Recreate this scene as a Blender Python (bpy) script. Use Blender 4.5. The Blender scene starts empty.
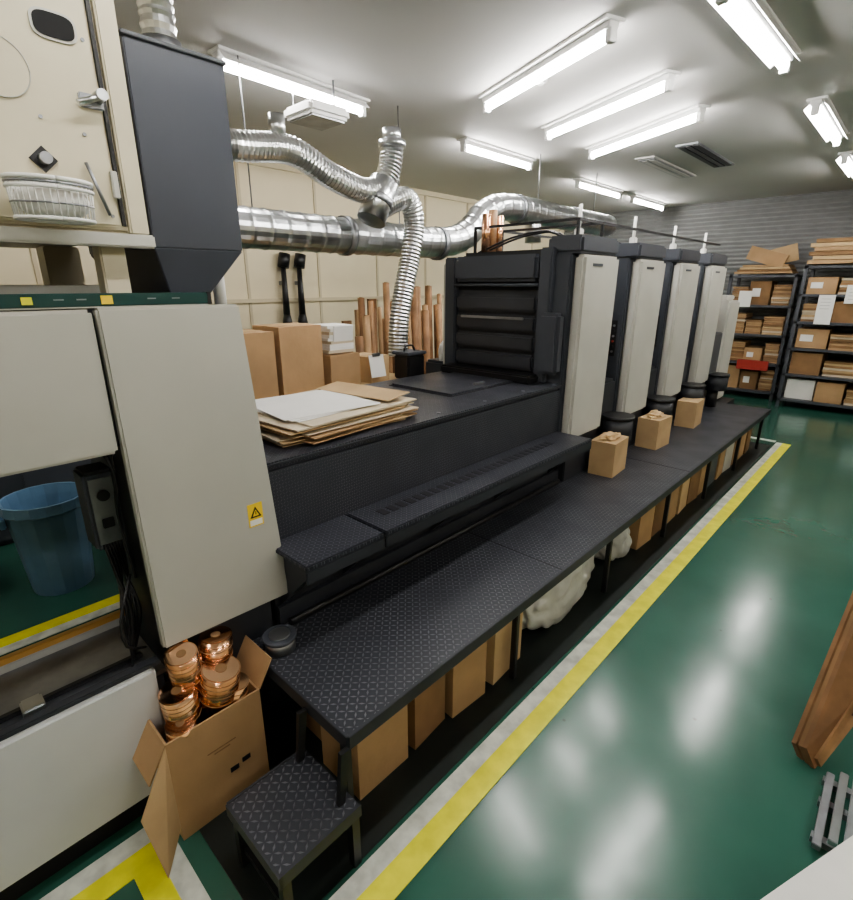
import bpy, bmesh, math, random
from mathutils import Vector, Matrix, noise as ns
random.seed(7)
S=bpy.context.scene
try: S.view_settings.look='AgX - Medium High Contrast'
except Exception: pass

# ---------------------------------------------------------------- materials
def mat(name,col,rough=.5,metal=0,noise=0,nscale=8,bump=0,bscale=40,col2=None,coat=0):
    m=bpy.data.materials.new(name); m.use_nodes=True
    nt=m.node_tree; b=nt.nodes['Principled BSDF']
    b.inputs['Base Color'].default_value=(*col,1); b.inputs['Roughness'].default_value=rough
    b.inputs['Metallic'].default_value=metal
    if coat: b.inputs['Coat Weight'].default_value=coat
    tc=nt.nodes.new('ShaderNodeTexCoord')
    if noise or col2:
        n=nt.nodes.new('ShaderNodeTexNoise'); n.inputs['Scale'].default_value=nscale; n.inputs['Detail'].default_value=5
        nt.links.new(tc.outputs['Object'],n.inputs['Vector'])
        r=nt.nodes.new('ShaderNodeMix'); r.data_type='RGBA'
        c2=col2 if col2 else tuple(c*(1-noise) for c in col)
        r.inputs[6].default_value=(*col,1); r.inputs[7].default_value=(*c2,1)
        mr=nt.nodes.new('ShaderNodeMapRange'); mr.inputs[1].default_value=.35; mr.inputs[2].default_value=.65
        nt.links.new(n.outputs['Fac'],mr.inputs[0]); nt.links.new(mr.outputs[0],r.inputs[0])
        nt.links.new(r.outputs[2],b.inputs['Base Color'])
    if bump:
        n=nt.nodes.new('ShaderNodeTexNoise'); n.inputs['Scale'].default_value=bscale
        nt.links.new(tc.outputs['Object'],n.inputs['Vector'])
        bp=nt.nodes.new('ShaderNodeBump'); bp.inputs['Strength'].default_value=bump; bp.inputs['Distance'].default_value=.01
        nt.links.new(n.outputs['Fac'],bp.inputs['Height']); nt.links.new(bp.outputs[0],b.inputs['Normal'])
    return m
def emis(name,col,s):
    m=bpy.data.materials.new(name); m.use_nodes=True
    b=m.node_tree.nodes['Principled BSDF']
    b.inputs['Base Color'].default_value=(*col,1)
    b.inputs['Emission Color'].default_value=(*col,1); b.inputs['Emission Strength'].default_value=s
    return m
def plate(name,col,hi,scale=28,rough=.38,bumps=.6,axes='XY'):
    """diamond tread plate: alternating crossed lozenges"""
    m=mat(name,col,rough,.2); nt=m.node_tree; b=nt.nodes['Principled BSDF']
    N=nt.nodes.new; L=nt.links.new
    tc=N('ShaderNodeTexCoord'); sp=N('ShaderNodeSeparateXYZ'); L(tc.outputs['Object'],sp.inputs[0])
    def M(op,a,c=None):
        n=N('ShaderNodeMath'); n.operation=op
        for i,v in enumerate((a,c)):
            if v is None: continue
            if isinstance(v,(int,float)): n.inputs[i].default_value=v
            else: L(v,n.inputs[i])
        return n.outputs[0]
    X=sp.outputs[axes[0]]; Y=sp.outputs[axes[1]]
    u=M('MULTIPLY',M('ADD',X,Y),scale*.7071); v=M('MULTIPLY',M('SUBTRACT',X,Y),scale*.7071)
    def loz(u,v,k1,k2,off):
        fu=M('ABSOLUTE',M('SUBTRACT',M('FRACT',M('ADD',u,off)),.5)); fv=M('ABSOLUTE',M('SUBTRACT',M('FRACT',M('ADD',v,off)),.5))
        return M('SUBTRACT',1.0,M('ADD',M('MULTIPLY',fu,k1),M('MULTIPLY',fv,k2)))
    h=M('MAXIMUM',M('MAXIMUM',loz(u,v,2.2,7,0),loz(u,v,7,2.2,.5)),0)
    h=M('MINIMUM',M('MULTIPLY',h,2.0),1.0)
    n=N('ShaderNodeTexNoise'); n.inputs['Scale'].default_value=5; n.inputs['Detail'].default_value=6; L(tc.outputs['Object'],n.inputs['Vector'])
    mr=N('ShaderNodeMapRange'); mr.inputs[1].default_value=.3; mr.inputs[2].default_value=.7; mr.inputs[3].default_value=.25; mr.inputs[4].default_value=1.0; L(n.outputs['Fac'],mr.inputs[0])
    fac=M('MULTIPLY',h,mr.outputs[0])
    r=N('ShaderNodeMix'); r.data_type='RGBA'; r.inputs[6].default_value=(*col,1); r.inputs[7].default_value=(*hi,1)
    L(fac,r.inputs[0]); L(r.outputs[2],b.inputs['Base Color'])
    rr=N('ShaderNodeMapRange'); rr.inputs[3].default_value=rough+.12; rr.inputs[4].default_value=rough-.12; L(n.outputs['Fac'],rr.inputs[0]); L(rr.outputs[0],b.inputs['Roughness'])
    bp=N('ShaderNodeBump'); bp.inputs['Strength'].default_value=bumps; bp.inputs['Distance'].default_value=.004
    L(h,bp.inputs['Height']); L(bp.outputs[0],b.inputs['Normal'])
    return m

PLATE=plate('tread_plate',(.040,.043,.054),(.19,.195,.22),scale=36)
PLATE2=plate('fine_tread_plate',(.036,.038,.050),(.13,.135,.16),scale=48,rough=.35)
MESH=plate('perforated_cover',(.034,.037,.048),(.11,.115,.14),scale=60,rough=.5,bumps=.35,axes='YZ')
DARK=mat('charcoal_paint',(.036,.039,.048),.45,noise=.3,nscale=3)
DARK2=mat('slate_paint',(.062,.068,.084),.45,noise=.2,nscale=2)
BLACK=mat('black_parts',(.012,.012,.014),.4)
VOID=mat('dark_interior',(.008,.008,.009),.8)
SHEETD=mat('dark_floor_sheet',(.012,.018,.016),.5,noise=.4,nscale=5)
HOOD=mat('hood_paint',(.050,.056,.074),.38,noise=.15,nscale=2)
GREY=mat('warm_grey_paint',(.47,.46,.42),.42,noise=.08,nscale=2.5)
GREY2=mat('warm_grey_lower',(.58,.59,.60),.45,noise=.08,nscale=3)
CREAM=mat('cream_paint',(.66,.60,.45),.45,noise=.12,nscale=3)
CREAM2=mat('light_beige_panel',(.54,.53,.49),.4,noise=.10,nscale=3)
STEEL=mat('galvanised_steel',(.62,.64,.66),.28,1,noise=.25,nscale=6)
STEELD=mat('dull_steel',(.35,.36,.38),.4,.9,noise=.3,nscale=9)
FLEX=mat('aluminium_flex',(.75,.76,.77),.3,1,noise=.2,nscale=15)
CARD=mat('cardboard',(.42,.27,.145),.8,noise=.18,nscale=5,bump=.1)
CARD2=mat('cardboard_light',(.54,.38,.215),.8,noise=.18,nscale=5)
CARDD=mat('cardboard_dark',(.25,.145,.07),.85,noise=.25,nscale=5)
COPPER=mat('copper_foil',(.95,.62,.42),.14,1,noise=.15,nscale=12)
COPPERM=mat('copper_roll_side',(.80,.46,.28),.2,1,noise=.35,nscale=20)
KRAFT=mat('kraft_roll',(.34,.19,.09),.6,noise=.4,nscale=9)
PAPER=mat('white_paper',(.80,.79,.77),.7,noise=.05)
PAPERB=mat('paper_beige',(.62,.53,.40),.75,noise=.12)
BLUE=mat('blue_plastic',(.17,.31,.48),.35,noise=.1)
YEL=mat('yellow_tape',(.84,.80,.06),.4,noise=.18,nscale=14)
WHT=mat('white_tape',(.72,.74,.68),.4,noise=.35,nscale=14)
YELS=mat('sticker_yellow',(.82,.58,.05),.4)
GREENP=mat('dark_green_plastic',(.006,.045,.042),.4)
TUBE=emis('fluorescent_tube',(1,.975,.93),76)
FIXT=mat('fixture_white',(.8,.8,.8),.4)
REDM=mat('red_plastic',(.35,.04,.03),.5)
ORANGE=mat('orange_paint',(.60,.34,.10),.5)
WOOD=mat('brown_wood',(.26,.135,.06),.7,noise=.4,nscale=6)
WOODL=mat('light_timber',(.55,.40,.22),.7,noise=.2,nscale=6)
SACK=mat('white_plastic_sack',(.60,.60,.57),.35,noise=.25,nscale=7,bump=.6,bscale=9)
DOTS=mat('print_brown',(.07,.035,.02),.8)

# ---------------------------------------------------------------- helpers
def link(o,p=None):
    S.collection.objects.link(o)
    if p: o.parent=p
    return o
def grp(name):
    e=bpy.data.objects.new(name,None); e.empty_display_size=.1; S.collection.objects.link(e); return e
def mesh_obj(name,bm,m,p=None,smooth=False):
    me=bpy.data.meshes.new(name); bm.normal_update(); bm.to_mesh(me); bm.free()
    me.materials.append(m)
    if smooth:
        for f in me.polygons: f.use_smooth=True
    return link(bpy.data.objects.new(name,me),p)
def box(name,x0,x1,y0,y1,z0,z1,m,p=None,bev=0.0,rot=None,piv=None):
    bm=bmesh.new(); bmesh.ops.create_cube(bm,size=1)
    c=Vector(((x0+x1)/2,(y0+y1)/2,(z0+z1)/2)); d=Vector((abs(x1-x0),abs(y1-y0),abs(z1-z0)))
    for v in bm.verts: v.co=Vector((v.co.x*d.x,v.co.y*d.y,v.co.z*d.z))
    if bev: bmesh.ops.bevel(bm,geom=bm.edges[:],offset=min(bev,min(d)*.45),segments=2,affect='EDGES')
    for v in bm.verts:
        v.co+=c
        if rot is not None: v.co=rot@(v.co-(piv or c))+(piv or c)
    return mesh_obj(name,bm,m,p)
def prism(name,pts,ext,m,p=None,bev=0):
    bm=bmesh.new(); ext=Vector(ext)
    a=[bm.verts.new(q) for q in pts]; b=[bm.verts.new(Vector(q)+ext) for q in pts]
    bm.faces.new(a); bm.faces.new(b[::-1]); n=len(a)
    for i in range(n): bm.faces.new((a[i],b[i],b[(i+1)%n],a[(i+1)%n]))
    bmesh.ops.recalc_face_normals(bm,faces=bm.faces[:])
    if bev: bmesh.ops.bevel(bm,geom=bm.edges[:],offset=bev,segments=2,affect='EDGES')
    return mesh_obj(name,bm,m,p)
def cyl(name,a,b,r,m,p=None,r2=None,seg=24,smooth=True):
    a=Vector(a); b=Vector(b); d=b-a; q=d.to_track_quat('Z','Y').to_matrix()
    bm=bmesh.new(); bmesh.ops.create_cone(bm,cap_ends=True,segments=seg,radius1=r,radius2=r if r2 is None else r2,depth=d.length)
    for v in bm.verts: v.co=q@v.co+(a+b)/2
    o=mesh_obj(name,bm,m,p)
    if smooth:
        for f in o.data.polygons: f.use_smooth=len(f.vertices)==4
    return o
def catmull(P,step):
    P=[Vector(q) for q in P]; out=[]
    Q=[2*P[0]-P[1]]+P+[2*P[-1]-P[-2]]
    for i in range(1,len(Q)-2):
        p0,p1,p2,p3=Q[i-1:i+3]; n=max(2,int((p2-p1).length/step))
        for k in range(n):
            t=k/n
            out.append(.5*((2*p1)+(-p0+p2)*t+(2*p0-5*p1+4*p2-p3)*t*t+(-p0+3*p1-3*p2+p3)*t**3))
    out.append(P[-1]); return out
def tube(name,P,r,m,p=None,step=.02,prof=None,seg=20,smooth=True):
    pts=catmull(P,step)
    bm=bmesh.new(); rings=[]; up=None
    for i,q in enumerate(pts):
        t=(pts[min(i+1,len(pts)-1)]-pts[max(i-1,0)]).normalized()
        if up is None:
            up=Vector((0,0,1)) if abs(t.z)<.9 else Vector((1,0,0))
        up=(up-t*up.dot(t)).normalized(); s=t.cross(up)
        rr=r*(prof(i) if prof else 1)
        rings.append([bm.verts.new(q+(up*math.cos(2*math.pi*k/seg)+s*math.sin(2*math.pi*k/seg))*rr) for k in range(seg)])
    for a,b in zip(rings,rings[1:]):
        for k in range(seg): bm.faces.new((a[k],a[(k+1)%seg],b[(k+1)%seg],b[k]))
    bm.faces.new(rings[0][::-1]); bm.faces.new(rings[-1])
    bmesh.ops.recalc_face_normals(bm,faces=bm.faces[:])
    return mesh_obj(name,bm,m,p,smooth)
seam=lambda i:1.035 if i%6==0 else 1.0
ribs=lambda i:1.05 if i%2 else .95
def RZ(a): return Matrix.Rotation(math.radians(a),3,'Z')
def carton(x,y,z,w,d,h,rot=0,m=None,open_=False,tape=True,name='cardboard_box'):
    g=grp(name); m=m or CARD; R=RZ(rot); c=Vector((x,y,z))
    def B(n,a,b,cc,dd,e,f,mm,extra=None,piv=None):
        o=box(n,a,b,cc,dd,e,f,mm,g)
        for v in o.data.vertices:
            co=v.co.copy()
            if extra is not None: co=extra@(co-piv)+piv
            v.co=R@co+c
        return o
    t=.006
    B('wall_front',-w/2,w/2,-d/2,-d/2+t,0,h,m); B('wall_back',-w/2,w/2,d/2-t,d/2,0,h,m)
    B('wall_a',-w/2,-w/2+t,-d/2+t,d/2-t,0,h,m); B('wall_b',w/2-t,w/2,-d/2+t,d/2-t,0,h,m)
    B('base',-w/2+t,w/2-t,-d/2+t,d/2-t,0,t,m)
    if not open_:
        B('flap_top_a',-w/2,-.002,-d/2,d/2,h,h+.004,m); B('flap_top_b',.002,w/2,-d/2,d/2,h,h+.004,m)
        if tape: B('tape',-.02,.02,-d/2,d/2,h+.004,h+.006,CARD2)
    else:
        f=w*.45
        B('flap_a',-w/2-f,-w/2,-d/2,d/2,h-.004,h,m,Matrix.Rotation(math.radians(-50),3,'Y'),Vector((-w/2,0,h)))
        B('flap_b',-w/2,w/2,-d/2-d*.4,-d/2,h-.004,h,m,Matrix.Rotation(math.radians(60),3,'X'),Vector((0,-d/2,h)))
        B('flap_c',-w/2,w/2,d/2,d/2+d*.35,h-.004,h,m,Matrix.Rotation(math.radians(60),3,'X'),Vector((0,d/2,h)))
    return g

# ---------------------------------------------------------------- room
XL,XR,YN,YF,H=-5.2,3.2,-3.0,9.3,2.8
def floor_mat():
    m=mat('green_epoxy',(.022,.105,.072),.22); nt=m.node_tree; b=nt.nodes['Principled BSDF']; N=nt.nodes.new; L=nt.links.new
    tc=N('ShaderNodeTexCoord')
    n1=N('ShaderNodeTexNoise'); n1.inputs['Scale'].default_value=1.6; n1.inputs['Detail'].default_value=8; L(tc.outputs['Object'],n1.inputs['Vector'])
    n2=N('ShaderNodeTexNoise'); n2.inputs['Scale'].default_value=9; n2.inputs['Detail'].default_value=8; L(tc.outputs['Object'],n2.inputs['Vector'])
    n3=N('ShaderNodeTexNoise'); n3.inputs['Scale'].default_value=6; n3.inputs['Detail'].default_value=3; L(tc.outputs['Object'],n3.inputs['Vector'])
    v=N('ShaderNodeTexVoronoi'); v.inputs['Scale'].default_value=5; L(tc.outputs['Object'],v.inputs['Vector'])
    cr=N('ShaderNodeValToRGB'); cr.color_ramp.elements[0].position=.25; cr.color_ramp.elements[0].color=(.028,.096,.070,1)
    cr.color_ramp.elements[1].position=.75; cr.color_ramp.elements[1].color=(.040,.128,.095,1); L(n1.outputs['Fac'],cr.inputs[0])
    # tiny dark scuffs
    r2=N('ShaderNodeValToRGB'); r2.color_ramp.elements[0].position=.02; r2.color_ramp.elements[0].color=(.25,.25,.25,1); r2.color_ramp.elements[1].position=.045; L(v.outputs['Distance'],r2.inputs[0])
    mx=N('ShaderNodeMix'); mx.data_type='RGBA'; mx.blend_type='MULTIPLY'; mx.inputs[0].default_value=.7; L(cr.outputs[0],mx.inputs[6]); L(r2.outputs[0],mx.inputs[7])
    L(mx.outputs[2],b.inputs['Base Color'])
    mr=N('ShaderNodeMapRange'); mr.inputs[1].default_value=.2; mr.inputs[2].default_value=.8; mr.inputs[3].default_value=.17; mr.inputs[4].default_value=.26
    L(n2.outputs['Fac'],mr.inputs[0]); L(mr.outputs[0],b.inputs['Roughness'])
    bp=N('ShaderNodeBump'); bp.inputs['Strength'].default_value=.05; bp.inputs['Distance'].default_value=.02; L(n3.outputs['Fac'],bp.inputs['Height']); L(bp.outputs[0],b.inputs['Normal'])
    b.inputs['Coat Weight'].default_value=.3; b.inputs['Coat Roughness'].default_value=.14
    L(bp.outputs[0],b.inputs['Coat Normal'])
    return m
FLOOR=floor_mat()
WALLC=mat('wall_cream',(.70,.62,.44),.6,noise=.06,nscale=2)
WALLG=mat('wall_grey_shutter',(.20,.205,.21),.5,noise=.1)
CEIL=mat('ceiling_paint',(.56,.55,.54),.7,noise=.05,nscale=1)
SEAM=mat('seam_c',(.52,.45,.31),.6)
box('floor',XL-.1,XR+.1,YN-.1,YF+.1,-.1,0,FLOOR)
box('ceiling',XL-.1,XR+.1,YN-.1,YF+.1,H,H+.1,CEIL)
box('wall_left',XL-.1,XL,YN,YF,0,H,WALLC)
box('wall_right',XR,XR+.1,YN,YF,0,H,WALLC)
box('wall_near',XL,XR,YN-.1,YN,0,H,WALLC)
bm=bmesh.new(); n=46; prev=None
for i in range(n*4+1):
    z=H*i/(n*4); k=i%4; y=YF-(.0,.012,.012,.0)[k]
    cur=[bm.verts.new((XL,y,z)),bm.verts.new((XR,y,z))]
    if prev: bm.faces.new((prev[0],prev[1],cur[1],cur[0]))
    prev=cur
mesh_obj('wall_far',bm,WALLG)
tg=grp('trim_wall_seams')
y=-2.6
while y<9.2:
    box('seam',XL,XL+.012,y,y+.03,0,H,SEAM,tg); y+=.9
box('trim_1',XL,XL+.03,YN,YF,2.74,H,WALLC)
box('trim_2',XL,XL+.03,YN,YF,1.42,1.46,SEAM)

ft=grp('floor_marking_tape')
def T(x0,x1,y0,y1,m): box('strip',x0,x1,y0,y1,.001,.004,m,ft)
T(-.79,-.715,.29,6.35,YEL); T(-.845,-.79,.29,6.35,WHT)
T(-1.9,-.86,6.35,6.42,WHT);T(-1.42,-1.36,-2.5,.29,WHT); T(-1.36,-1.29,-2.5,.235,YEL)
T(-1.29,-.71,.165,.235,YEL); T(-1.36,-.845,.235,.29,WHT)
T(-2.86,-2.78,-2.5,6.3,YEL); T(-2.78,-2.72,-2.5,6.3,WHT)
g=grp('dark_floor_mat'); box('sheet',-1.54,-.86,.35,6.2,.0005,.003,SHEETD,g)  # thin near-black sheet, makes the floor below the platform darker

# ---------------------------------------------------------------- ceiling lights
def lamp(x,y,ang,L=1.12,refl=False):
    g=grp('fluorescent_ceiling_light'); a=math.radians(ang); u=Vector((math.cos(a),math.sin(a),0)); s=Vector((-math.sin(a),math.cos(a),0)); c=Vector((x,y,0))
    def bx(n,w,l,z0,z1,m):
        prism(n,[c+u*sx*l/2+s*sy*w/2+Vector((0,0,z0)) for sx,sy in((-1,-1),(1,-1),(1,1),(-1,1))],(0,0,z1-z0),m,g,.003)
    bx('base_plate',.12,L+.05,2.785,2.80,FIXT); bx('housing',.06,L+.03,2.755,2.785,FIXT)
    if refl:
        for q in(-1,1):
            p0=c+s*.032*q+Vector((0,0,2.778)); p1=c+s*.07*q+Vector((0,0,2.74))
            prism('reflector',[p0-u*L/2,p0+u*L/2,p1+u*L/2,p1-u*L/2],(0,0,.005),FIXT,g)
    z=Vector((0,0,2.732))
    cyl('tube',c+z-u*L*.485,c+z+u*L*.485,.023,TUBE,g,seg=12)
    for q in(-1,1):
        cc=c+u*q*L/2; prism('socket',[cc+u*i*.018+s*j*.022+Vector((0,0,2.70)) for i,j in((-1,-1),(1,-1),(1,1),(-1,1))],(0,0,.06),FIXT,g,.003)
for (x,y,a,L,r) in [(-3.07,2.13,93,1.05,1),(-1.89,2.95,-22.5,1.15,0),(-1.93,3.82,-23.5,1.19,0),(-1.98,4.63,-27,1.22,0),(-3.2,4.4,90,1.05,0),(-.85,3.22,88,1.05,1),(-.82,5.3,90,1.15,1),
    (-.85,7.3,90,1.15,1),(-3.3,6.7,90,1.15,0),(-3.3,8.3,90,1.15,0),(-.85,.9,90,1.15,1),(-3.0,-.3,90,1.15,1),(-.85,-1.4,90,1.15,1),(1.4,.9,90,1.15,1),(1.4,3.2,90,1.15,1),(1.4,5.4,90,1.15,1),(1.4,7.4,90,1.15,1),(1.4,-1.4,90,1.15,1)]:
    lamp(x,y,a,L,bool(r))
g=grp('ceiling_air_vent'); box('frame',-1.95,-1.75,5.35,6.55,2.785,2.80,STEELD,g,.006)
for k in range(3): box('slat',-1.93+k*.06,-1.885+k*.06,5.4,6.5,2.779,2.786,BLACK,g)
g=grp('ceiling_light_panel'); box('frame',-2.42,-2.22,5.6,6.9,2.785,2.80,CEIL,g,.006); box('inset',-2.40,-2.24,5.65,6.85,2.780,2.786,STEELD,g,.003)  # stands for a white ceiling light fixture, modelled unlit
for k in range(2): box('louvre',-2.38+k*.07,-2.33+k*.07,5.7,6.8,2.776,2.781,CEIL,g)
g=grp('smoke_detector'); cyl('base',(-2.0,3.15,2.8),(-2.0,3.15,2.78),.04,FIXT,g); cyl('dome',(-2.0,3.15,2.78),(-2.0,3.15,2.765),.025,FIXT,g,r2=.018)

# ---------------------------------------------------------------- ducts
g=grp('spiral_exhaust_duct')
tube('run',[(-3.0,.2,1.92),(-3.0,1.2,1.92),(-3.0,2.4,1.92),(-3.0,3.35,1.93),(-3.0,3.7,2.02),(-3.0,3.95,2.2),(-3.0,4.3,2.28),(-3.0,5.2,2.28),(-3.0,6.4,2.28)],.115,STEEL,g,.02,seam,28,False)
for y in (1.3,2.35,3.3,4.4,5.5): cyl('collar',(-3.0,y,1.92 if y<3.4 else 2.28),(-3.0,y+.05,1.92 if y<3.4 else 2.28),.128,STEELD,g)
for y in (1.7,2.9): cyl('hanger_a',(-3.0,y,2.03),(-3.0,y,2.8),.004,STEELD,g)
for y in (4.8,6.0): cyl('hanger_b',(-3.0,y,2.39),(-3.0,y,2.8),.004,STEELD,g)
cyl('drop_a',(-3.0,4.75,2.0),(-3.0,4.75,2.28),.08,STEEL,g)
g=grp('flexible_branch_duct')
tube('hose',[(-2.75,.9,2.26),(-2.75,1.48,2.28),(-2.75,1.82,2.31),(-2.75,2.09,2.22),(-2.75,2.33,2.17),(-2.75,2.5,2.2)],.072,FLEX,g,.012,ribs,22,False)
tube('riser',[(-2.75,2.42,2.13),(-2.75,2.52,2.22),(-2.75,2.58,2.34),(-2.75,2.6,2.47)],.075,FLEX,g,.012,ribs,22,False)
cyl('riser_cap',(-2.75,2.6,2.45),(-2.75,2.6,2.49),.09,STEEL,g); cyl('riser_neck',(-2.75,2.6,2.49),(-2.75,2.6,2.56),.06,STEEL,g)
tube('downhose',[(-2.75,2.42,2.05),(-2.75,2.62,2.14),(-2.75,2.74,2.16),(-2.75,2.8,2.02),(-2.75,2.76,1.8),(-2.75,2.70,1.6),(-2.75,2.64,1.35),(-2.75,2.62,1.1)],.07,FLEX,g,.012,ribs,22,False)
cyl('tee',(-2.75,2.40,2.0),(-2.75,2.52,2.24),.095,STEEL,g); cyl('tee_band',(-2.75,2.45,2.1),(-2.75,2.47,2.14),.102,STEELD,g)
cyl('stub',(-2.75,1.75,2.36),(-2.75,1.75,2.47),.045,FLEX,g)
g=grp('ceiling_fan_unit'); box('body',-3.15,-2.85,2.05,2.35,2.57,2.64,FIXT,g,.02); box('grille',-3.12,-2.88,2.08,2.32,2.56,2.57,STEELD,g)
cyl('rod_a',(-3.1,2.1,2.64),(-3.1,2.1,2.8),.006,STEELD,g); cyl('rod_b',(-2.95,2.3,2.64),(-2.95,2.3,2.8),.006,STEELD,g)

# ---------------------------------------------------------------- dark hood
g=grp('exhaust_hood')
def frustum(name,a,b,m,p):
    bm=bmesh.new(); A=[bm.verts.new(q) for q in a]; B=[bm.verts.new(q) for q in b]
    bm.faces.new(A); bm.faces.new(B[::-1])
    for i in range(4): bm.faces.new((A[i],B[i],B[(i+1)%4],A[(i+1)%4]))
    bmesh.ops.recalc_face_normals(bm,faces=bm.faces[:]); bmesh.ops.bevel(bm,geom=bm.edges[:],offset=.003,segments=1,affect='EDGES')
    return mesh_obj(name,bm,m,p)
box('body',-2.2,-1.6,.595,.86,1.70,2.2,HOOD,g,.003)
frustum('funnel',[(-2.2,.595,1.70),(-1.6,.595,1.70),(-1.6,.86,1.70),(-2.2,.86,1.70)],[(-2.0,.63,1.57),(-1.62,.63,1.57),(-1.62,.745,1.57),(-2.0,.745,1.57)],HOOD,g)
box('flange',-2.205,-1.592,.59,.866,2.195,2.205,DARK2,g,.002)
tube('outlet',[(-1.72,.74,2.2),(-1.72,.74,2.3),(-1.72,.74,2.5),(-1.72,.74,2.8)],.045,FLEX,g,.012,ribs,20,False)
cyl('outlet_collar',(-1.72,.74,2.2),(-1.72,.74,2.25),.055,STEELD,g)
cyl('post',(-1.75,.84,1.5),(-1.75,.84,1.72),.02,PAPER,g)

# ---------------------------------------------------------------- cream control cabinet (upper left)
g=grp('cream_dryer_cabinet')
box('body',-2.3,-1.51,-.7,.53,1.72,2.45,CREAM,g,.01)
box('door',-1.51,-1.495,-.6,.485,1.735,2.44,CREAM,g,.006)
box('edge_strip',-1.51,-1.50,.492,.50,1.74,2.44,BLACK,g)
box('frame_strip',-1.515,-1.493,.505,.55,1.72,2.45,CREAM,g,.004)
box('lower_rail',-1.53,-1.49,-.7,.56,1.69,1.722,CREAM2,g,.004)
box('leg_a',-1.60,-1.54,.44,.50,1.56,1.70,CREAM,g,.004); box('leg_b',-2.2,-2.1,.44,.54,1.56,1.72,CREAM,g,.004); box('leg_c',-1.60,-1.54,-.3,-.24,1.56,1.70,CREAM,g,.004)
box('slab_mid',-2.25,-1.75,.25,.55,1.56,1.60,CREAM2,g,.004)
def disc(name,y,z,ry,rz,th,m,x=-1.495,seg=32,pw=.6):
    bm=bmesh.new(); a=[];b=[]
    for k in range(seg):
        t=2*math.pi*k/seg; s=lambda v:math.copysign(abs(v)**pw,v)
        a.append(bm.verts.new((x,y+ry*s(math.cos(t)),z+rz*s(math.sin(t))))); b.append(bm.verts.new((x+th,y+ry*s(math.cos(t)),z+rz*s(math.sin(t)))))
    bm.faces.new(a); bm.faces.new(b)
    for k in range(seg): bm.faces.new((a[k],a[(k+1)%seg],b[(k+1)%seg],b[k]))
    bmesh.ops.recalc_face_normals(bm,faces=bm.faces[:]); return mesh_obj(name,bm,m,g)
disc('window_rim',.417,2.13,.043,.028,.004,CREAM2); disc('window_recess',.417,2.13,.038,.023,.006,VOID)
disc('round_cover',.30,2.03,.055,.055,.003,CREAM,pw=1)
tor=[(-1.491,.30+.056*math.cos(t*math.pi/16),2.03+.056*math.sin(t*math.pi/16)) for t in range(33)]
tube('round_cover_rim',tor,.0012,CREAM2,g,.01,None,6)
box('latch_plate',-1.495,-1.487,.44,.49,1.985,2.015,STEELD,g,.003); cyl('latch_knob',(-1.49,.48,2.01),(-1.455,.48,2.01),.012,STEEL,g); cyl('latch_bar',(-1.465,.43,1.985),(-1.465,.49,2.012),.007,STEEL,g)
box('handle_plate',-1.495,-1.489,.33,.368,1.846,1.884,BLACK,g,rot=Matrix.Rotation(math.radians(45),3,'X')); cyl('handle_knob',(-1.49,.349,1.865),(-1.465,.349,1.865),.012,STEELD,g)
cyl('stay_rod',(-1.485,.43,1.87),(-1.485,.462,1.76),.004,STEELD,g)
for z in (1.8,2.25): box('hinge',-1.495,-1.482,.478,.492,z,z+.06,CREAM2,g,.002)
for (yy,zz) in ((.47,1.76),(.47,2.12),(.36,1.95),(.44,1.93)): cyl('screw',(-1.495,yy,zz),(-1.492,yy,zz),.004,STEELD,g,seg=10)
g=grp('wire_basket')
def oval(z,ry,rx): return [(-1.425+rx*math.cos(t*math.pi/12),.335+ry*math.sin(t*math.pi/12),z) for t in range(25)]
tube('rim',oval(1.812,.078,.05),.005,PAPER,g,.01,None,8); tube('rim_trim',oval(1.804,.079,.051),.003,STEELD,g,.01,None,6); tube('rim_low',oval(1.795,.078,.05),.004,PAPER,g,.01,None,8); tube('ring_mid',oval(1.765,.076,.048),.002,STEELD,g,.02,None,6); tube('ring_base',oval(1.735,.073,.046),.004,PAPER,g,.01,None,6)
for k in range(36):
    t=2*math.pi*k/36; cyl('wire',(-1.425+.05*math.cos(t),.335+.078*math.sin(t),1.812),(-1.425+.046*math.cos(t),.335+.073*math.sin(t),1.735),.0016,PAPER,g,seg=6)
bm=bmesh.new(); bmesh.ops.create_uvsphere(bm,u_segments=24,v_segments=12,radius=1)
for v in bm.verts: v.co=Vector((-1.425+v.co.x*.044,.335+v.co.y*.071,1.77+v.co.z*.036))
mesh_obj('filling',bm,PAPER,g,True)
box('hook',-1.495,-1.47,.325,.345,1.79,1.83,PAPER,g)

# ---------------------------------------------------------------- delivery cabinet left
g=grp('press_delivery_cabinet')
prism('side_cover',[(-1.455,.385,.575),(-1.455,.81,.565),(-1.455,.735,1.548),(-1.455,.375,1.548)],(.035,0,0),GREY,g,.006)
box('top_cover',-1.455,-1.42,-.9,.367,1.19,1.545,GREY,g,.008)
box('body_upper',-2.35,-1.456,-.9,.73,1.20,1.53,DARK2,g)
box('body_column',-2.35,-1.456,.50,.75,.12,1.20,DARK,g)
box('column_inner',-1.60,-1.456,.39,.50,.56,1.2,BLACK,g)
box('lower_cover',-1.46,-1.42,-.9,.352,.10,.53,GREY2,g,.01)
box('plinth',-2.3,-1.47,-.9,.5,.0,.10,VOID,g)
box('lower_body',-1.80,-1.461,-.9,.38,.10,.47,DARK2,g)
box('tray_lip',-1.461,-1.43,-.9,.37,.53,.545,DARK,g,.003)
box('tray_floor',-1.79,-1.462,-.9,.39,.47,.485,STEELD,g)
box('tray_rail_a',-1.58,-1.56,-.9,.36,.485,.50,BLACK,g,.003); box('tray_scale',-1.52,-1.49,-.6,.2,.485,.495,STEEL,g)
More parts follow.
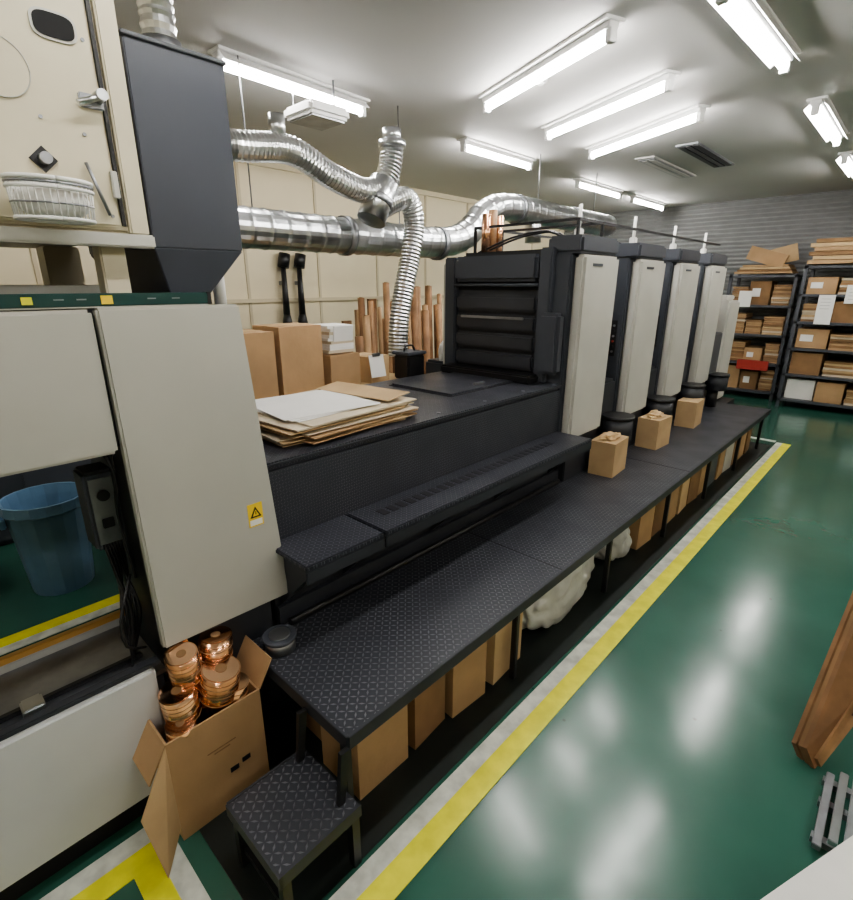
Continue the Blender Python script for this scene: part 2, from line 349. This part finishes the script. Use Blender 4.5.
box('tray_side',-1.80,-1.79,-.9,.39,.10,.51,GREY2,g,.003)
box('tray_rail_b',-1.815,-1.79,-.9,.39,.51,.53,ORANGE,g,.003)
box('tray_clamp',-1.56,-1.50,.05,.10,.485,.53,STEEL,g,.005)
box('far_frame',-2.35,-2.3,-.9,-.4,.1,1.2,DARK,g)
box('control_unit',-1.70,-1.60,.31,.39,.86,1.10,DARK2,g,.008); box('control_face',-1.60,-1.595,.32,.38,.88,1.08,STEELD,g)
cyl('dial',(-1.595,.35,1.03),(-1.585,.35,1.03),.016,BLACK,g); box('switch',-1.595,-1.588,.335,.365,.93,.96,BLACK,g,.002)
for k in range(6):
    y0=.33+.008*k; tube('cable',[(-1.60,y0,.88),(-1.58-.01*k,y0+.01,.78),(-1.55,y0+.02-.02*(k%3),.66),(-1.53-.02*k,y0-.01,.49)],.005,BLACK,g,.03,None,8)
for k in range(3): tube('cable_top',[(-1.5,.34+.015*k,1.19),(-1.48,.36,1.13-.03*k),(-1.5,.355,1.0),(-1.49,.365,.8)],.004,BLACK,g,.03,None,8)
tube('cable_loop',[(-1.52,.36,.80),(-1.46,.30,.70),(-1.45,.30,.62),(-1.47,.35,.58)],.004,BLACK,g,.03,None,8)
box('warning_sticker',-1.42,-1.4185,.688,.738,.862,.94,YELS,g); box('sticker_lower',-1.4186,-1.418,.692,.734,.866,.885,PAPER,g)
prism('warning_triangle',[(-1.418,.694,.893),(-1.418,.732,.893),(-1.418,.713,.93)],(.0006,0,0),BLACK,g)
prism('warning_triangle_in',[(-1.4172,.702,.898),(-1.4172,.724,.898),(-1.4172,.713,.92)],(.0004,0,0),YELS,g)
box('warning_bang',-1.4166,-1.4162,.7115,.7145,.903,.914,BLACK,g)
g=grp('spirit_level')
box('rail',-1.47,-1.44,.02,.66,1.551,1.581,GREENP,g,.003)
box('yellow_vial',-1.439,-1.437,.395,.42,1.556,1.576,YELS,g); box('vial',-1.439,-1.437,.24,.26,1.558,1.574,YEL,g)
for y0 in (.13,.30,.345,.50,.56): box('mark',-1.4395,-1.438,y0,y0+.02,1.566,1.569,STEELD,g)
box('end_cap',-1.472,-1.438,.655,.665,1.55,1.582,BLACK,g); box('base_strip',-1.472,-1.438,.02,.655,1.548,1.551,STEEL,g)
carton(-2.0,.1,1.55,.3,.2,.10,0,CARDD)

# ---------------------------------------------------------------- press main body
g=grp('offset_printing_press')
box('base',-2.35,-1.55,.76,5.9,.0,.72,BLACK,g)
box('side_cover',-1.55,-1.47,.76,2.74,.735,1.02,MESH,g,.012)
box('low_cover',-1.54,-1.48,.78,2.74,.42,.73,DARK,g)
box('top_cover',-2.32,-1.465,.76,2.74,1.02,1.04,PLATE2,g,.006)
box('top_body',-2.32,-1.55,.76,2.74,.72,1.02,DARK,g)
box('hatch',-2.18,-1.72,2.02,2.66,1.04,1.052,PLATE2,g,.004); box('hatch_seam',-2.19,-1.71,2.01,2.67,1.0405,1.043,BLACK,g)
box('hatch_handle',-1.80,-1.78,2.3,2.4,1.052,1.065,STEEL,g,.004)
for k in range(3): cyl('bolt',(-1.52,1.7+.35*k,1.04),(-1.52,1.7+.35*k,1.044),.01,STEELD,g)
box('bench_a',-1.47,-1.24,.77,1.10,.737,.755,PLATE2,g,.004); box('bench_b',-1.47,-1.24,1.11,2.72,.737,.755,PLATE2,g,.004)
box('bench_lip_a',-1.252,-1.24,.77,1.10,.69,.737,DARK,g,.003); box('bench_lip_b',-1.252,-1.24,1.11,2.72,.69,.737,DARK,g,.003)
for y0 in (.80,1.08,1.6,2.1,2.65): prism('bench_bracket',[(-1.47,y0,.73),(-1.27,y0,.73),(-1.27,y0,.70),(-1.47,y0,.5)],(0,.02,0),DARK,g)
for k in range(26): box('bench_slot',-1.40,-1.35,1.2+.05*k,1.23+.05*k,.7545,.7565,BLACK,g)
for y0 in (.95,1.5,2.3): cyl('knob',(-1.48,y0,.57),(-1.44,y0,.57),.018,STEELD,g)
cyl('hose_low',(-1.42,.8,.45),(-1.42,2.7,.45),.014,BLACK,g)
for i in range(4):
    y0=2.74+.78*i; y1=y0+.44
    box('unit_body_%d'%(i+1),-2.30,-1.46,y0+.02,y1,.72,1.74,DARK,g,.01)
    prism('unit_panel_%d'%(i+1),[(-1.46,y0+.005,.70),(-1.46,y1-.01,.70),(-1.46,y1+.01,1.76),(-1.46,y0+.005,1.76)],(.065,0,0),CREAM2,g,.016)
    box('unit_shoulder_%d'%(i+1),-1.62,-1.405,y0-.02,y1+.01,1.765,1.86,DARK2,g,.015)
    box('unit_frame_%d'%(i+1),-1.58,-1.462,y0-.02,y0+.03,.72,1.765,DARK2,g,.01)
    box('panel_foot_%d'%(i+1),-1.47,-1.42,y0+.02,y1-.02,.42,.70,DARK,g,.006)
    box('unit_top_cover_%d'%(i+1),-2.30,-1.62,y0+.05,y1-.04,1.74,1.80,BLACK,g,.02)
    box('unit_far_panel_%d'%(i+1),-2.42,-2.345,y0,y1,.5,1.74,CREAM2,g,.01)
    box('unit_nameplate_%d'%(i+1),-1.395,-1.392,y0+.10,y0+.22,1.70,1.715,DARK2,g)
    box('link_%d'%(i+1),-2.30,-1.56,y1,y0+.80,.70,1.05,BLACK,g)
    cyl('ink_drum_%d'%(i+1),(-2.25,y1+.12,1.18),(-1.56,y1+.12,1.18),.12,STEELD,g); cyl('roller_%d'%(i+1),(-2.25,y1+.2,1.42),(-1.56,y1+.2,1.42),.06,BLACK,g)
    box('guard_%d'%(i+1),-1.60,-1.50,y1,y1+.14,1.0,1.55,DARK2,g,.02)
    box('guard_step_%d'%(i+1),-1.56,-1.46,y1+.0,y0+.76,.72,.98,DARK,g,.02)
    for k in range(6): cyl('button',(-1.52,y0-.02,1.16+.035*k),(-1.52,y0-.028,1.16+.035*k),.008,(STEELD,BLACK,REDM,STEELD,BLACK,STEELD)[k],g,seg=12)
    box('button_plate',-1.54,-1.50,y0-.022,y0-.019,1.13,1.37,BLACK,g)
    yc=y1+.17
    cyl('round_guard_%d'%(i+1),(-1.36,yc,.60),(-1.36,yc,.74),.10,DARK,g); cyl('round_guard_top_%d'%(i+1),(-1.36,yc,.74),(-1.36,yc,.76),.108,BLACK,g); cyl('round_guard_stem_%d'%(i+1),(-1.38,yc,.427),(-1.38,yc,.60),.05,BLACK,g)
    cyl('air_pipe_%d'%(i+1),(-1.55,y0+.2,1.86),(-1.55,y0+.2,2.04),.010,PAPER,g,seg=10); box('air_head_%d'%(i+1),-1.57,-1.53,y0+.175,y0+.225,1.86,1.91,PAPER,g,.006)
    for k in range(2): tube('top_hose',[(-1.6,y0+.1+.05*k,1.86),(-1.7,y0+.1+.05*k,1.90),(-1.95,y0+.12+.06*k,1.88),(-2.2,y0+.1+.05*k,1.8)],.007,BLACK,g,.05,None,8)
y0=2.74
box('end_face',-2.34,-1.60,y0-.01,y0+.03,1.04,1.76,DARK,g,.006)
box('end_left_frame',-2.36,-2.27,y0-.05,y0+.03,1.04,1.77,DARK2,g,.008); box('end_right_frame',-1.64,-1.56,y0-.06,y0+.03,1.04,1.80,DARK2,g,.008)
box('end_upper_guard',-2.27,-1.65,y0-.07,y0,1.62,1.77,DARK2,g,.02)
box('end_gap',-2.26,-1.65,y0-.02,y0-.011,1.57,1.62,VOID,g)
for k in range(4): box('guard_bar',-2.26,-1.65,y0-.055,y0-.02,1.10+.115*k,1.195+.115*k,DARK,g,.015)
box('guard_handle',-2.2,-1.72,y0-.075,y0-.06,1.40,1.415,STEELD,g,.004)
cyl('guard_hinge',(-2.27,y0-.05,1.6),(-1.64,y0-.05,1.6),.010,DARK2,g)
box('end_tank',-1.60,-1.47,y0-.10,y0-.02,1.10,1.45,DARK2,g,.02)
box('end_ledge',-2.3,-1.6,y0-.16,y0-.02,1.04,1.09,BLACK,g,.01)
for y1 in (2.85,3.15):
    box('gantry_x',-2.25,-1.5,y1,y1+.015,1.945,1.96,BLACK,g)
    for x in (-2.25,-1.52): box('gantry_post',x,x+.015,y1,y1+.015,1.78,1.945,BLACK,g)
for x in (-2.25,-1.52): box('gantry_y',x,x+.015,2.85,5.6,1.945,1.96,BLACK,g)
box('feeder_side',-1.60,-1.40,5.86,6.25,.427,1.45,CREAM2,g,.02); box('feeder_body',-2.3,-1.6,5.86,6.4,.0,1.35,GREY,g,.02)
box('feeder_top',-2.2,-1.45,5.95,6.2,1.45,1.50,CREAM2,g,.01); box('feeder_base',-1.6,-1.3,5.95,6.3,.0,.42,BLACK,g)
box('unit_last_side',-1.5,-1.42,5.5,5.86,.7,1.15,DARK2,g,.01)
for k in range(3): cyl('foil_tube',(-2.16,2.86+.07*k,1.80),(-2.16,2.86+.07*k,2.03+.03*(k%2)),.028,COPPERM if k%2==0 else KRAFT,g,seg=16)

# ---------------------------------------------------------------- platform
g=grp('tread_plate_platform')
box('deck',-1.46,-.90,.645,5.95,.408,.426,PLATE,g,.003)
box('edge_trim',-.908,-.895,.645,5.95,.38,.427,DARK,g,.002); box('edge_trim_near',-1.42,-.9,.64,.65,.38,.427,DARK,g,.002)
box('inner_kick',-1.47,-1.455,.78,5.9,.426,.50,DARK,g)
y=.66
while y<6:
    box('leg_front',-.965,-.94,y,y+.025,0,.408,BLACK,g,.003); box('leg_back',-1.44,-1.41,y,y+.03,0,.408,BLACK,g,.003)
    box('cross',-1.44,-.94,y,y+.03,.37,.405,BLACK,g); y+=.88
box('long_beam',-.965,-.94,.66,5.93,.37,.405,BLACK,g)
for y1 in (1.82,3.5): box('deck_seam',-1.45,-.9,y1,y1+.004,.4255,.4275,BLACK,g)
g=grp('metal_step')
box('tread',-1.12,-.852,.385,.638,.212,.228,PLATE,g,.003)
box('rim_a',-1.12,-.847,.38,.388,.19,.230,DARK,g); box('rim_b',-.854,-.847,.385,.638,.19,.230,DARK,g); box('rim_c',-1.125,-1.118,.385,.638,.19,.230,DARK,g)
for x in (-1.115,-.88):
    for y1 in (.39,.61): box('leg',x,x+.025,y1,y1+.025,0,.215,BLACK,g)
box('brace',-1.11,-.86,.40,.41,.05,.07,BLACK,g)
for x in (-1.10,-.9): prism('link_arm',[(x,.61,.21),(x,.638,.40),(x,.61,.40),(x,.59,.21)],(.015,0,0),BLACK,g)
g=grp('ink_pot'); cyl('pot',(-1.35,.715,.427),(-1.35,.715,.47),.05,STEELD,g); cyl('lid',(-1.35,.715,.47),(-1.35,.715,.48),.056,DARK2,g); cyl('lid_top',(-1.35,.715,.48),(-1.35,.715,.486),.035,STEELD,g)

for k,(y,r) in enumerate([(3.14,4),(3.93,-3),(4.76,3)]):
    gg=carton(-1.31,y,.4275,.16,.24,.22,r,CARD2,tape=False)
    if k<2: 
        bm=bmesh.new(); bmesh.ops.create_icosphere(bm,subdivisions=3,radius=1)
        for v in bm.verts:
            nn=1+ns.noise(v.co*2+Vector((k*5,0,0)))*.5; v.co=Vector((v.co.x*.055*nn,v.co.y*.08*nn,max(v.co.z,-.2)*.03*nn))+Vector((-1.31,y,.662))
        mesh_obj('crumpled_wrapper',bm,CARD2,gg)

for (x,y,w_,d_,h_,r,m_) in [(-1.10,.86,.2,.22,.26,0,CARD),(-1.11,1.09,.2,.18,.31,5,CARDD),(-1.09,1.31,.2,.19,.28,-4,CARD),(-1.09,1.56,.2,.22,.35,3,CARD2),
    (-1.32,.95,.14,.3,.3,0,CARDD),(-1.32,1.35,.14,.3,.33,0,CARD)]:
    carton(x,y,.003,w_,d_,h_,r,m_)
def lump(name,c,s,m,seed,sub=5):
    g=grp(name); bm=bmesh.new(); bmesh.ops.create_icosphere(bm,subdivisions=sub,radius=1)
    for v in bm.verts:
        n=ns.noise(v.co*1.5+Vector((seed,0,0)))*.28+abs(ns.noise(v.co*3.2+Vector((0,seed,0))))*.22
        q=v.co*(1+n); q=Vector((q.x*s[0],q.y*s[1],max(q.z,-.75)*s[2])); v.co=q+Vector(c)
    mz=min(v.co.z for v in bm.verts); hz=max(v.co.z for v in bm.verts)-mz; f=min(1,.355/hz)
    for v in bm.verts: v.co.z=(v.co.z-mz)*f+.004
    mesh_obj('body',bm,m,g,True)
    return g
lump('plastic_sack',(-1.10,2.13,.2),(.12,.34,.21),SACK,3); lump('plastic_sack',(-1.12,2.84,.15),(.11,.13,.16),SACK,9)
for k,(y,m_) in enumerate([(3.12,CARD),(3.36,CARDD),(3.60,CARD),(3.84,CARD2),(4.08,CARDD),(4.32,CARD),(4.56,DARK2),(4.80,CARD),(5.04,CREAM2),(5.28,CARDD),(5.52,CARD),(5.76,CARDD)]):
    carton(-1.10,y,.003,.2,.21,.24+.04*(k%3),(k%4-1.5)*2,m_)

# ---------------------------------------------------------------- near carton of copper rolls
g=carton(-1.42,.45,.003,.26,.29,.37,0,CARD,open_=True,name='open_cardboard_box')
for (y1,z1) in((.47,.13),(.51,.14)): box('hand_hole',-1.2905,-1.2885,y1,y1+.028,z1,z1+.018,BLACK,g,.0005)
box('print_mark',-1.2905,-1.2888,.41,.50,.25,.253,CARDD,g); box('print_mark_b',-1.2905,-1.2888,.43,.48,.238,.241,CARDD,g)
prism('side_flap',[(-1.29,.305,.37),(-1.29,.305,.06),(-1.20,.23,.03),(-1.21,.20,.27)],(.004,-.003,0),CARD2,g)
for k,(x,y,z,r,tx,ty) in enumerate([(-1.37,.385,.42,.05,.1,-.1),(-1.345,.50,.44,.057,.2,.1),(-1.46,.44,.47,.05,-.1,0),(-1.39,.42,.52,.045,.15,-.1),(-1.34,.535,.37,.04,.2,.15),(-1.42,.53,.50,.05,0,.1),(-1.335,.365,.34,.04,.2,-.05)]):
    d=Vector((tx,ty,1)).normalized(); c=Vector((x,y,z))
    cyl('roll',c-d*.16,c+d*.045,r,COPPERM if k%2 else COPPER,g,seg=36); cyl('roll_end',c+d*.045,c+d*.0465,r*.92,COPPER,g,seg=36)
    for q in range(6): cyl('roll_band',c+d*(-.055+.016*q),c+d*(-.0525+.016*q),r*1.02,COPPERM if q%2 else KRAFT,g,seg=36)
    cyl('roll_core',c+d*.045,c+d*.048,r*.3,CARDD,g)
for k in range(4):
    a=.6*k; box('loose_strip',-1.45,-1.445,.40+.05*k,.43+.05*k,.36,.57,COPPER if k%2 else CARD2,g,rot=Matrix.Rotation(.25*math.sin(a*3),3,'X')@Matrix.Rotation(.2*math.cos(a*2),3,'Y'))

# ---------------------------------------------------------------- paper stack on press
g=grp('paper_sheet_stack')
rnd=random.Random(4)
for k in range(13):
    a=rnd.uniform(-6,6); dx=rnd.uniform(-.03,.03); dy=rnd.uniform(-.05,.05); z=1.041+k*.006
    m_=(CARD2,PAPERB,CARD)[k%3] if k<11 else PAPERB
    box('sheet',-2.06+dx,-1.54+dx,.95+dy,1.54+dy,z,z+.0045,m_,g,rot=RZ(a))
for k in range(3):
    box('top_sheet',-2.02,-1.60,.99,1.42,1.119+k*.003,1.121+k*.003,PAPER,g,rot=RZ(4-5*k))
box('curled_sheet',-2.05,-1.58,1.42,1.56,1.135,1.138,CARD2,g,rot=Matrix.Rotation(.12,3,'X')@RZ(5))

# ---------------------------------------------------------------- behind: side table with boxes
g=grp('work_table'); box('top',-2.95,-2.42,1.0,2.5,.97,.999,WOODL,g,.004)
for x in(-2.93,-2.47):
    for y in(1.03,2.44): box('leg',x,x+.04,y,y+.04,0,.97,STEELD,g)
box('shelf',-2.93,-2.44,1.05,2.45,.4,.42,WOODL,g)
carton(-2.62,1.38,1.0,.26,.17,.36,0,CARD); carton(-2.62,1.63,1.0,.26,.28,.38,2,CARD); carton(-2.60,1.92,1.0,.26,.22,.20,0,CARD); carton(-2.60,2.20,1.0,.22,.18,.16,8,CARD2)
g=grp('paper_pile')
for k in range(9): box('sheet',-2.70+.004*(k%3),-2.50,1.83+.005*(k%2),2.01,1.212+.018*k,1.229+.018*k,PAPER if k%3 else PAPERB,g,rot=RZ(k%4*2-3))
box('loose_sheet',-2.50,-2.49,1.86,2.0,1.28,1.37,PAPER,g,rot=Matrix.Rotation(.15,3,'Y'))
g=grp('hanging_work_order'); box('board',-2.46,-2.455,2.10,2.22,1.04,1.18,PAPER,g,rot=Matrix.Rotation(-.2,3,'Y')); box('clip',-2.475,-2.46,2.13,2.19,1.17,1.19,STEELD,g)
g=grp('black_tool_box'); box('case',-2.52,-2.38,2.36,2.52,1.0,1.16,BLACK,g,.01); box('lid',-2.53,-2.37,2.35,2.53,1.16,1.18,DARK2,g,.006); tube('grip',[(-2.45,2.39,1.18),(-2.45,2.41,1.215),(-2.45,2.47,1.215),(-2.45,2.49,1.18)],.006,BLACK,g,.02,None,8)
g=grp('kraft_paper_rolls'); rnd=random.Random(2)
for k in range(22):
    y=2.72+.052*k; h=rnd.uniform(1.25,1.62) if k>2 else 1.2+.08*k; x=-3.35+rnd.uniform(-.12,.1); r=rnd.uniform(.02,.035); m_=(WOOD,KRAFT,CARD,WOOD,KRAFT)[k%5]
    cyl('roll',(x,y,0),(x-.05,y,h),r,m_,g,seg=14); cyl('roll_core',(x-.05,y,h),(x-.05,y,h+.004),r*.5,CARDD,g,seg=10)
g=grp('timber_boards')
for k in range(7): box('board',-3.7,-3.67,2.85+.15*k,2.94+.15*k,0,1.3+.09*(k%3),(KRAFT,CARD,WOOD)[k%3],g)
g=grp('black_wall_clamps')
for dy in (0,.2):
    cyl('shaft',(-5.12,3.2+dy,1.2),(-5.12,3.2+dy,1.8),.04,BLACK,g,r2=.025); cyl('head',(-5.12,3.2+dy,1.78),(-5.12,3.23+dy,1.92),.06,BLACK,g); cyl('foot',(-5.12,3.2+dy,1.12),(-5.12,3.2+dy,1.3),.07,BLACK,g,r2=.035)
    box('bracket',-5.2,-5.1,3.18+dy,3.22+dy,1.6,1.64,STEELD,g)
g=grp('vacuum_pump')
box('body',-2.75,-2.5,2.9,3.3,0,1.05,DARK2,g,.02); tube('pipe',[(-2.6,2.95,1.05),(-2.6,2.95,1.15),(-2.6,3.05,1.2),(-2.6,3.2,1.2)],.03,PAPER,g,.02,None,12); cyl('gauge',(-2.5,3.0,1.12),(-2.46,3.0,1.12),.04,STEEL,g)
box('panel',-2.6,-2.55,3.0,3.15,1.05,1.75,CREAM2,g,.01)

# ---------------------------------------------------------------- bins
def bin_(x,y,m,h,r,name):
    g=grp(name); bm=bmesh.new(); seg=36; prof=[(0,.0),(r*.74,0),(r*.76,.02),(r*.95,h*.88),(r*1.0,h*.885),(r*1.04,h*.9),(r*1.04,h),(r*.98,h),(r*.93,h*.9),(r*.72,.03),(0,.03)]
    rings=[]
    for (rr,z) in prof: rings.append([bm.verts.new((x+rr*math.cos(2*math.pi*k/seg)*(1+.012*(k%2)),y+rr*math.sin(2*math.pi*k/seg)*(1+.012*(k%2)),z)) for k in range(seg)] if rr>0 else [bm.verts.new((x,y,z))])
    for a,b in zip(rings,rings[1:]):
        for k in range(seg):
            q=(k+1)%seg
            if len(a)==1: bm.faces.new((a[0],b[q],b[k]))
            elif len(b)==1: bm.faces.new((a[k],a[q],b[0]))
            else: bm.faces.new((a[k],a[q],b[q],b[k]))
    bmesh.ops.recalc_face_normals(bm,faces=bm.faces[:]); mesh_obj('pail',bm,m,g)
    for s in(-1,1): box('handle',x-.05,x+.05,y+s*r*1.06-.015,y+s*r*1.06+.015,h*.78,h*.88,m,g,.006)
    return g
bin_(-3.22,.44,BLUE,.53,.19,'blue_waste_bin'); bin_(-3.45,.0,GREY,.5,.2,'grey_waste_bin')
g=grp('grey_locker'); box('body',-4.6,-4.0,-.8,2.3,0,1.0,DARK2,g,.01)
for k in range(5): box('door',-4.0,-3.985,-.78+.62*k,-.2+.62*k,.03,.97,DARK2,g,.006)
for k in range(5): box('pull',-3.985,-3.97,-.26+.62*k,-.24+.62*k,.5,.6,STEEL,g)

# ---------------------------------------------------------------- far shelving
def shelf(x0,x1,y0,y1,h,levels,seed,top=None):
    g=grp('storage_shelf')
    for x in (x0,x1-.04):
        for y in (y0,y1-.04): box('post',x,x+.04,y,y+.04,0,h,DARK2,g)
    zs=[.12+(h-.14)*k/(levels-1) for k in range(levels)]
    for z in zs: box('shelf_board',x0,x1,y0,y1,z-.03,z,DARK2,g)
    rnd=random.Random(seed)
    for i,z in enumerate(zs[:-1]):
        gap=(zs[1]-zs[0]); x=x0+.06
        while x<x1-.16:
            w=rnd.uniform(.2,.42); w=min(w,x1-.05-x); kind=rnd.random(); hh=gap*rnd.uniform(.5,.85)
            yy=y0+.03+rnd.uniform(0,.08)
            if kind<.5:
                n=int(hh/.028)
                for q in range(n): box('flat_stock',x+rnd.uniform(0,.01),x+w-rnd.uniform(.005,.02),yy+rnd.uniform(0,.03),y1-.05,z+q*.028,z+q*.028+.024,rnd.choice([CARD,CARD2,PAPERB,CARDD,CARD,KRAFT]),g)
            else:
                m_=rnd.choice([CARD,CARDD,CARDD,KRAFT,CARD,PAPER])
                box('stock_box',x,x+w-.02,yy,y1-.05,z,z+hh,m_,g,.004)
                if rnd.random()<.5: box('stock_label',x+.04,x+w*.5,yy-.002,yy,z+hh*.35,z+hh*.7,PAPER,g)
            x+=w
    return g
g=shelf(-2.15,-1.32,8.7,9.2,1.75,5,11)
for k in range(4): box('top_sheet',-2.1+.03*k,-1.4-.02*k,8.72,9.15,1.752+.03*k,1.778+.03*k,(CARD,CARDD,CARD2)[k%3],g)
box('leaning_sheet_a',-1.98,-1.5,8.75,8.78,1.88,2.06,CARD,g,rot=Matrix.Rotation(.3,3,'Y')); box('leaning_sheet_b',-1.75,-1.4,8.85,8.88,1.88,2.10,CARD2,g,rot=Matrix.Rotation(-.25,3,'Y'))
box('red_crate',-1.85,-1.45,8.66,8.72,.42,.56,REDM,g,.01)
box('notice',-1.98,-1.82,8.68,8.684,1.3,1.52,PAPER,g)
g=shelf(-1.22,.1,8.35,8.95,1.85,6,5)
for k in range(6): box('long_carton',-1.2+.05*(k%2),.1-.06*(k%3),8.31,8.9,1.852+.05*k,1.895+.05*k,(CARD,CARD2,CARDD)[k%3],g)
for (x,z,w,h) in [(-1.0,1.12,.17,.36),(-.74,1.38,.2,.22)]:
    box('notice',x,x+w,8.335,8.339,z,z+h,PAPER,g)
    for q in range(4): box('notice_line',x+.03,x+w-.04,8.334,8.335,z+h-.05-.04*q,z+h-.046-.04*q,STEELD,g)
g=shelf(.2,1.5,8.4,9.0,1.85,6,8)

# ---------------------------------------------------------------- right foreground
g=grp('wooden_board_bundle')
A=Vector((.025,1.90,.07));C=Vector((.06,1.90,.005));B=Vector((.075,2.38,.50));D=Vector((.28,2.50,.44))
nrm=(B-A).cross(C-A).normalized()
if nrm.y>0: nrm=-nrm
for k in range(3):
    sh=Vector((.004*(k%2),.0,.0)); off=-nrm*(.02*k)
    prism('board',[q+off+sh for q in (A,C,D,B)],-nrm*.017,(WOOD,CARDD,WOOD)[k%3],g)
def pt(t,s_): return (A.lerp(B,t)).lerp(C.lerp(D,t),s_)+nrm*.001
for k,(t0,t1,s) in enumerate([(.05,.97,.18),(.1,.95,.38)]):
    prism('slit',[pt(t0,s),pt(t1,s),pt(t1,s+.04),pt(t0,s+.04)],nrm*.0008,DOTS,g)
prism('light_face',[pt(.02,.60),pt(1,.60),pt(1,.99),pt(.02,.99)],nrm*.012,KRAFT,g)
for k in range(6):
    t=.30+.08*k; e=nrm*.013; prism('print_stroke',[pt(t,.74)+e,pt(t+.045,.74)+e,pt(t+.045,.88)+e,pt(t,.88)+e],nrm*.0008,DOTS,g)
g=grp('timber_support_crate'); box('crate',.26,.7,2.46,2.85,.0,.36,WOOD,g,.01)
for k in range(3): box('slat',.255,.705,2.45,2.46,.02+.12*k,.10+.12*k,WOODL,g)
g=grp('metal_shelf_rails')
for k in range(9):
    x=.09+.032*k; z=.02+.025*(k%3); box('rail',x,x+.022,1.56+.02*(k%2),1.88,z,z+.02,STEEL if k%2 else STEELD,g,.002)
for yy in (1.6,1.75,1.85): box('rail_cross',.085,.42,yy,yy+.025,.0,.02,STEELD,g)
g=grp('white_carton'); R=RZ(-23)
o=box('body',0,.5,-.35,.30,0,.245,PAPER,g,.004)
o2=box('lid',-.005,.505,-.355,.305,.245,.255,PAPER,g,.003)
for q in (o,o2):
    for v in q.data.vertices: v.co=R@v.co+Vector((.04,1.165,0))

# ---------------------------------------------------------------- world + camera
w=bpy.data.worlds.new('world'); S.world=w; w.use_nodes=True
w.node_tree.nodes['Background'].inputs[0].default_value=(.8,.85,.9,1); w.node_tree.nodes['Background'].inputs[1].default_value=.3
yaw=math.radians(43.2); p=math.radians(17.9)
Rv=Vector((math.cos(yaw),math.sin(yaw),0)); Fv=Vector((-math.sin(yaw)*math.cos(p),math.cos(yaw)*math.cos(p),-math.sin(p))); Uv=Rv.cross(Fv)
cam=bpy.data.cameras.new('camera'); co=bpy.data.objects.new('camera',cam); S.collection.objects.link(co)
M=Matrix((Rv,Uv,-Fv)).transposed().to_4x4(); M.translation=Vector((0,0,1.6)); co.matrix_world=M
cam.sensor_fit='HORIZONTAL'; cam.sensor_width=36; cam.lens=511/853*36; cam.clip_start=.05
S.camera=co
